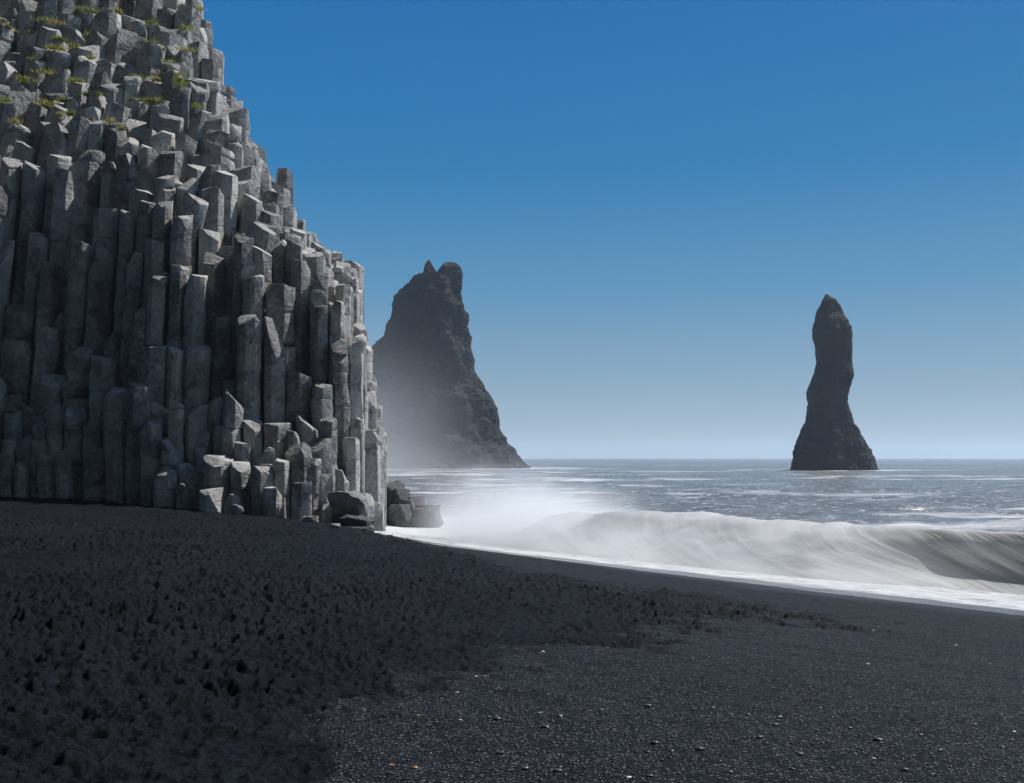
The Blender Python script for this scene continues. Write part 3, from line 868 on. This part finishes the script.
def at(px, py, Y): return Vector(((px - 512) / F * Y, Y, CAMZ - (py - HOR) / F * Y))
for i, (px, py, Y, sz, lab) in enumerate([
        (392, 503, 75.5, (.95, 1.1, 1.8), 'tallest jagged dark rock in the surf, hard against the cliff foot'),
        (400, 508, 75.0, (.75, .9, 1.4), 'second tallest dark rock in the surf beside the cliff foot'),
        (407, 513, 74.0, (.9, .9, 1.0), 'dark angular rock in the middle of the ledge of surf rocks'),
        (415, 511, 75.0, (.75, .9, 1.1), 'dark peaked rock behind the middle of the surf ledge'),
        (421, 518, 73.3, (.85, .9, .7), 'flat topped dark rock stepping down into the white surf'),
        (429, 516, 74.0, (.8, .8, .85), 'square shouldered dark rock second from the seaward tip of the ledge'),
        (436, 521, 72.8, (.5, .7, .7), 'low dark rock at the seaward tip of the surf ledge'),
        (399, 517, 72.8, (.9, .8, .9), 'low broad dark rock in front of the surf ledge near the cliff')]):
    tag(boulder('surf_rock', at(px, py, Y), sz, M_WETROCK, 40 + i, cuts=14), lab, 'rock', 'rocks in the surf')
for i, (px, py, Y, sz, mt, lab) in enumerate([
        (350, 505, 58.0, (1.05, .8, .78), M_PALEROCK, 'pale rounded boulder at the seaward corner of the cliff'),
        (236, 509, 55.3, (.36, .3, .24), M_PALEROCK, 'small pale boulder on the sand below the lowest columns'),
        (351, 520, 57.2, (1.15, .7, .34), M_WETROCK, 'flat dark rock under the pale corner boulder')]):
    tag(boulder('boulder', at(px, py, Y), sz, mt, 70 + i), lab, 'boulder', 'boulders below the cliff')
for i in range(14):
    px = 300 + 80 * rnd.random(); X, Y, Z = ground_at_pixel(px, 519 + (px - 300) * .145 + rnd.uniform(0, 4))
    s = rnd.uniform(.14, .36)
    tag(boulder('rubble_rock', (X, Y, float(ground0(np.array(X), np.array(Y))) + s * .3), (s * 1.3, s, s * .7), M_WETROCK if i % 4 else M_PALEROCK, 90 + i, cuts=6),
        'small dark rock in the rubble at the cliff corner' if i % 4 else 'small pale rock in the rubble at the cliff corner', 'rock', 'rubble at the cliff corner')

# ------------------------------------------------------------------ pebbles
def pebble_shape(seed, n=9):
    r = np.random.RandomState(seed)
    b = bmesh.new(); bmesh.ops.create_icosphere(b, subdivisions=1, radius=1)
    co = np.array([v.co[:] for v in b.verts]); fc = np.array([[v.index for v in f.verts] for f in b.faces]); b.free()
    co *= 1 + r.uniform(-.22, .22, (len(co), 1))
    return co, fc
SHAPES = [pebble_shape(s) for s in range(8)]
def build_gravel():
    V, Fc, T = [], [], []; n = 0; count = 0
    r = np.random.RandomState(3)
    N0 = 60000
    px = r.uniform(280, 1060, N0); yy = 6.5 * np.exp(r.uniform(0, 1, N0) * math.log(30 / 6.5))
    X = (px - 512) / F * yy
    g, rough, wet = sand_fields(X, yy)
    z, _, _ = sand_height(X, yy)
    dens = fbm(X * .5, yy * .5, 3, 91)
    keep = (rough < r.uniform(.1, .75, N0)) & (wet < .4) & (dens > r.uniform(-.7, .2, N0))
    for i in np.nonzero(keep)[0][:24000]:
        co, fc = SHAPES[r.randint(8)]
        s = .003 + .013 * r.random_sample() ** 4 + .00018 * yy[i]
        a = r.uniform(0, 6.28); ca, sa = math.cos(a), math.sin(a)
        q = co * np.array([s * 1.35, s, s * .55])
        q = np.stack([q[:, 0] * ca - q[:, 1] * sa + X[i], q[:, 0] * sa + q[:, 1] * ca + yy[i], q[:, 2] + z[i] + s * .25], -1)
        V.append(q); Fc.append(fc + n); n += len(co); T.append(np.full(len(co), r.random_sample() ** .6))
    o = mesh_np('gravel', np.concatenate(V), np.concatenate(Fc), M_PEB, attrs={'tone': np.concatenate(T)})
    tag(o, 'dark wet looking gravel scattered over the smooth slope', kind='stuff')
build_gravel()

def pebble(px, py, size, mat, label, group, seed):
    X, Y, Z = ground_at_pixel(px, py)
    z = float(sand_height(np.array([X]), np.array([Y]))[0][0])
    b = bmesh.new(); tl = b.verts.layers.float.new('tone')
    bmesh.ops.create_icosphere(b, subdivisions=2, radius=1)
    for v in b.verts:
        v.co *= 1 + .35 * mnoise.noise(v.co * 1.2 + Vector((seed, 1, 2)))
        v.co = Vector((v.co.x * size * 1.4, v.co.y * size, v.co.z * size * .6)); v[tl] = .15
    o = finish_bm('pebble', b, mat, None, sharp=.9)
    o.location = (X, Y, z + size * .3); o.rotation_euler = (0, 0, rnd.uniform(-.5, .5))
    tag(o, label, 'pebble', group)
for i, (px, py) in enumerate([(483, 555), (500, 752), (525, 768), (558, 770), (560, 767), (545, 727), (548, 724), (648, 706), (700, 752), (760, 740), (650, 776), (648, 752), (672, 753), (730, 773), (792, 770), (800, 755), (878, 741), (893, 690),
                              (780, 718), (748, 715), (820, 709), (488, 717), (497, 719), (560, 717), (601, 712), (712, 709), (655, 745), (932, 776), (920, 735), (975, 725), (940, 752), (1003, 748), (905, 769), (850, 728), (775, 726)]):
    if i == 0: continue
    pebble(px, py, rnd.uniform(.018, .034), M_PEB, 'slate grey pebble lying on the smooth gravel slope', 'grey pebbles on the gravel', i)
for i, (px, py) in enumerate([(457, 692), (460, 721), (873, 632), (543, 650), (662, 612), (868, 666), (956, 647), (874, 757), (1014, 733), (629, 777), (540, 713), (476, 677)]):
    pebble(px, py, rnd.uniform(.013, .021), M_PEBW, 'small white pebble on the dark gravel', 'white pebbles on the gravel', 60 + i)
for i, (px, py) in enumerate([(485, 677), (418, 717), (415, 766), (540, 650), (391, 763), (990, 666)]):
    pebble(px, py, rnd.uniform(.012, .02), M_PEBO, 'small ochre pebble on the dark sand', 'ochre pebbles on the sand', 80 + i)

# ------------------------------------------------------------------ spray and mist
def volume_box(name, lo, hi, build, label):
    m, nt, out = material(name + '_air'); g = N(nt)
    vol = g.n('ShaderNodeVolumePrincipled', {'Color': (.93, .95, .97, 1), 'Anisotropy': .3})
    d = build(g)
    g.put(vol.inputs['Density'], d)
    nt.links.new(vol.outputs[0], out.inputs['Volume'])
    b = bmesh.new(); bmesh.ops.create_cube(b, size=1.0)
    me = bpy.data.meshes.new(name); b.to_mesh(me); b.free(); me.materials.append(m)
    o = link(bpy.data.objects.new(name, me))
    o.location = [(a + c) / 2 for a, c in zip(lo, hi)]; o.scale = [c - a for a, c in zip(lo, hi)]
    tag(o, label, kind='stuff')
    return o, m

def smooth01(g, v, lo, hi):
    return g.n('ShaderNodeMapRange', {0: v, 1: lo, 2: hi, 3: 0.0, 4: 1.0}, interpolation_type='SMOOTHSTEP').outputs[0]

def pos(g):
    p = g.n('ShaderNodeNewGeometry').outputs['Position']
    sep = g.n('ShaderNodeSeparateXYZ', {0: p})
    return p, sep.outputs[0], sep.outputs[1], sep.outputs[2]

def haze(g):
    return HAZE
HAZE = .00013
o, m = volume_box('haze', (-9600, -9600, -10), (9600, 9600, 125), lambda g: g.n('ShaderNodeValue').outputs[0], 'thin even sea haze')
for nd in m.node_tree.nodes:
    if nd.type == 'VALUE': nd.outputs[0].default_value = HAZE
    if nd.type == 'PRINCIPLED_VOLUME':
        nd.inputs['Color'].default_value = (.68, .84, 1.0, 1)
        for l in list(nd.inputs['Density'].links): m.node_tree.links.remove(l)
        nd.inputs['Density'].default_value = HAZE

# drifting salt mist round the foot of the broad stack
def stack_mist(g):
    p, x, y, z = pos(g)
    n = g.noise(p, .02, 3, .5)
    side = g.math('SUBTRACT', 1.0, smooth01(g, x, -70.0, -4.0))
    zz = g.math('ADD', z, g.math('MULTIPLY', g.math('SUBTRACT', n, .5), 40.0))
    hgt = g.math('SUBTRACT', 1.0, smooth01(g, zz, -10.0, 55.0))
    base = g.math('SUBTRACT', 1.0, smooth01(g, z, 0.0, 14.0))
    side2 = g.math('SUBTRACT', 1.0, smooth01(g, x, -10.0, 30.0))
    return g.math('MULTIPLY', g.math('ADD', g.math('MULTIPLY', g.math('MULTIPLY', side, hgt), 1.0), g.math('MULTIPLY', g.math('MULTIPLY', base, side2), .15)), .0055)
o, m = volume_box('sea_mist', (-160, 250, -3), (32, 440, 75), stack_mist, 'pale sea mist drifting in front of the broad stack')
m.cycles.volume_step_rate = 1.0

# spray thrown up by the breaker
def wave_spray(g):
    p, x, y, z = pos(g)
    sx = g.math('ADD', g.math('MULTIPLY', x, .76), g.math('MULTIPLY', y, .65)); sx = g.math('SUBTRACT', sx, 15.7 * .76 + 30.6 * .65)
    tx = g.math('SUBTRACT', g.math('MULTIPLY', y, .76), g.math('MULTIPLY', x, .65)); tx = g.math('ADD', tx, 15.7 * .65 - 30.6 * .76)
    n = g.noise(g.scale(p, (1, 1, 1.6)), .33, 4, .55)
    n2 = g.noise(p, .09, 2, .5)
    left = smooth01(g, tx, 23.0, 37.0)
    hmax = g.math('ADD', 1.8, g.math('MULTIPLY', left, 2.8))
    hmax = g.math('MULTIPLY', hmax, g.math('ADD', .6, g.math('MULTIPLY', n2, .8)))
    zz = g.math('ADD', z, g.math('MULTIPLY', g.math('SUBTRACT', n, .5), 3.0))
    top = g.math('SUBTRACT', 1.0, g.math('DIVIDE', zz, hmax), True)
    band = g.math('MULTIPLY', smooth01(g, sx, 1.5, 5.5), g.math('SUBTRACT', 1.0, smooth01(g, sx, 10.0, 15.0)))
    along = g.math('MULTIPLY', g.math('ADD', .10, g.math('MULTIPLY', .90, smooth01(g, tx, 4.0, 22.0))), g.math('SUBTRACT', 1.0, smooth01(g, tx, 32.0, 39.0)))
    return g.math('MULTIPLY', g.math('MULTIPLY', g.math('MULTIPLY', top, band), along), .75)
o, m = volume_box('sea_spray', (-26, 38, -.6), (26, 92, 7.5), wave_spray, 'white spray blown off the breaking wave')
m.cycles.volume_step_rate = .5

SUN_AZ, SUN_EL = 54.0, 54.0
def build_light():
    w = bpy.data.worlds.new('World'); scene.world = w; w.use_nodes = True
    nt = w.node_tree; nt.nodes.clear(); g = N(nt)
    sky = g.n('ShaderNodeTexSky', sky_type='NISHITA', sun_disc=False)
    sky.sun_elevation = math.radians(SUN_EL); sky.sun_rotation = math.radians(SUN_AZ)
    sky.air_density = 1.0; sky.dust_density = 0.6; sky.ozone_density = 2.0
    # the polarised deep blue of the photograph: the physical sky graded by elevation
    el = g.n('ShaderNodeSeparateXYZ', {0: g.n('ShaderNodeTexCoord').outputs['Generated']}).outputs[2]
    grade = g.ramp(el, [(0.0, (3.9, 4.85, 5.3)), (0.07, (2.3, 3.8, 5.2)), (0.17, (.80, 2.8, 5.0)), (0.28, (.08, 1.95, 4.7)), (0.42, (.0, 1.5, 4.4)), (1.0, (.05, .8, 2.7))])
    skyc = g.mix(.95, sky.outputs[0], grade)
    # sky dimmed behind the camera to cut fill light on the cliff
    yy = g.n('ShaderNodeSeparateXYZ', {0: g.n('ShaderNodeTexCoord').outputs['Generated']}).outputs[1]
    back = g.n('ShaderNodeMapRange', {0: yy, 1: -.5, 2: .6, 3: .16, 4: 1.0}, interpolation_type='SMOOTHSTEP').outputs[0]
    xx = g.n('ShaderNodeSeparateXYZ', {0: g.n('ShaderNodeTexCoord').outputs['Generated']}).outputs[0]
    sunward_fill = g.n('ShaderNodeMapRange', {0: xx, 1: .5, 2: .95, 3: 0.0, 4: 2.2}, interpolation_type='SMOOTHSTEP').outputs[0]  # glow added to the sky right of frame, lights right-facing facets
    back = g.math('ADD', back, sunward_fill)
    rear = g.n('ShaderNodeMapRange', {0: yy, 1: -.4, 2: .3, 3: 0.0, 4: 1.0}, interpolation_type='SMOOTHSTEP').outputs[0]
    skyc = g.mix(rear, (1.5, 2.2, 3.1), skyc)  # rear sky greyed so that shaded rock looks less blue
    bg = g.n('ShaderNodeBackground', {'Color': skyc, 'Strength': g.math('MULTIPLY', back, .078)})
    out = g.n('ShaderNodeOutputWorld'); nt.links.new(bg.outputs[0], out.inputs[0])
    ld = bpy.data.lights.new('sun', 'SUN'); ld.energy = 5.0; ld.angle = math.radians(.53); ld.color = (1, .965, .92)
    lo = link(bpy.data.objects.new('sun', ld))
    a, e = math.radians(SUN_AZ), math.radians(SUN_EL)
    d = Vector((math.sin(a) * math.cos(e), math.cos(a) * math.cos(e), math.sin(e)))
    lo.rotation_euler = (-d).to_track_quat('-Z', 'Y').to_euler(); lo.location = (40, 60, 120)
build_light()

cam = bpy.data.cameras.new('camera'); co = link(bpy.data.objects.new('camera', cam))
cam.lens = 36.0 * F / 1024; cam.sensor_width = 36; cam.clip_end = 30000; cam.clip_start = .1
cam.shift_y = (HOR - 391.5) / 1024
co.location = (0, 0, CAMZ); co.rotation_euler = (math.radians(90), 0, 0)
scene.camera = co

scene.view_settings.view_transform = 'Standard'; scene.view_settings.look = 'None'
scene.view_settings.gamma = 1; scene.view_settings.exposure = 0.25
scene.cycles.use_denoising = True
scene.cycles.max_bounces = 8
scene.cycles.volume_bounces = 4
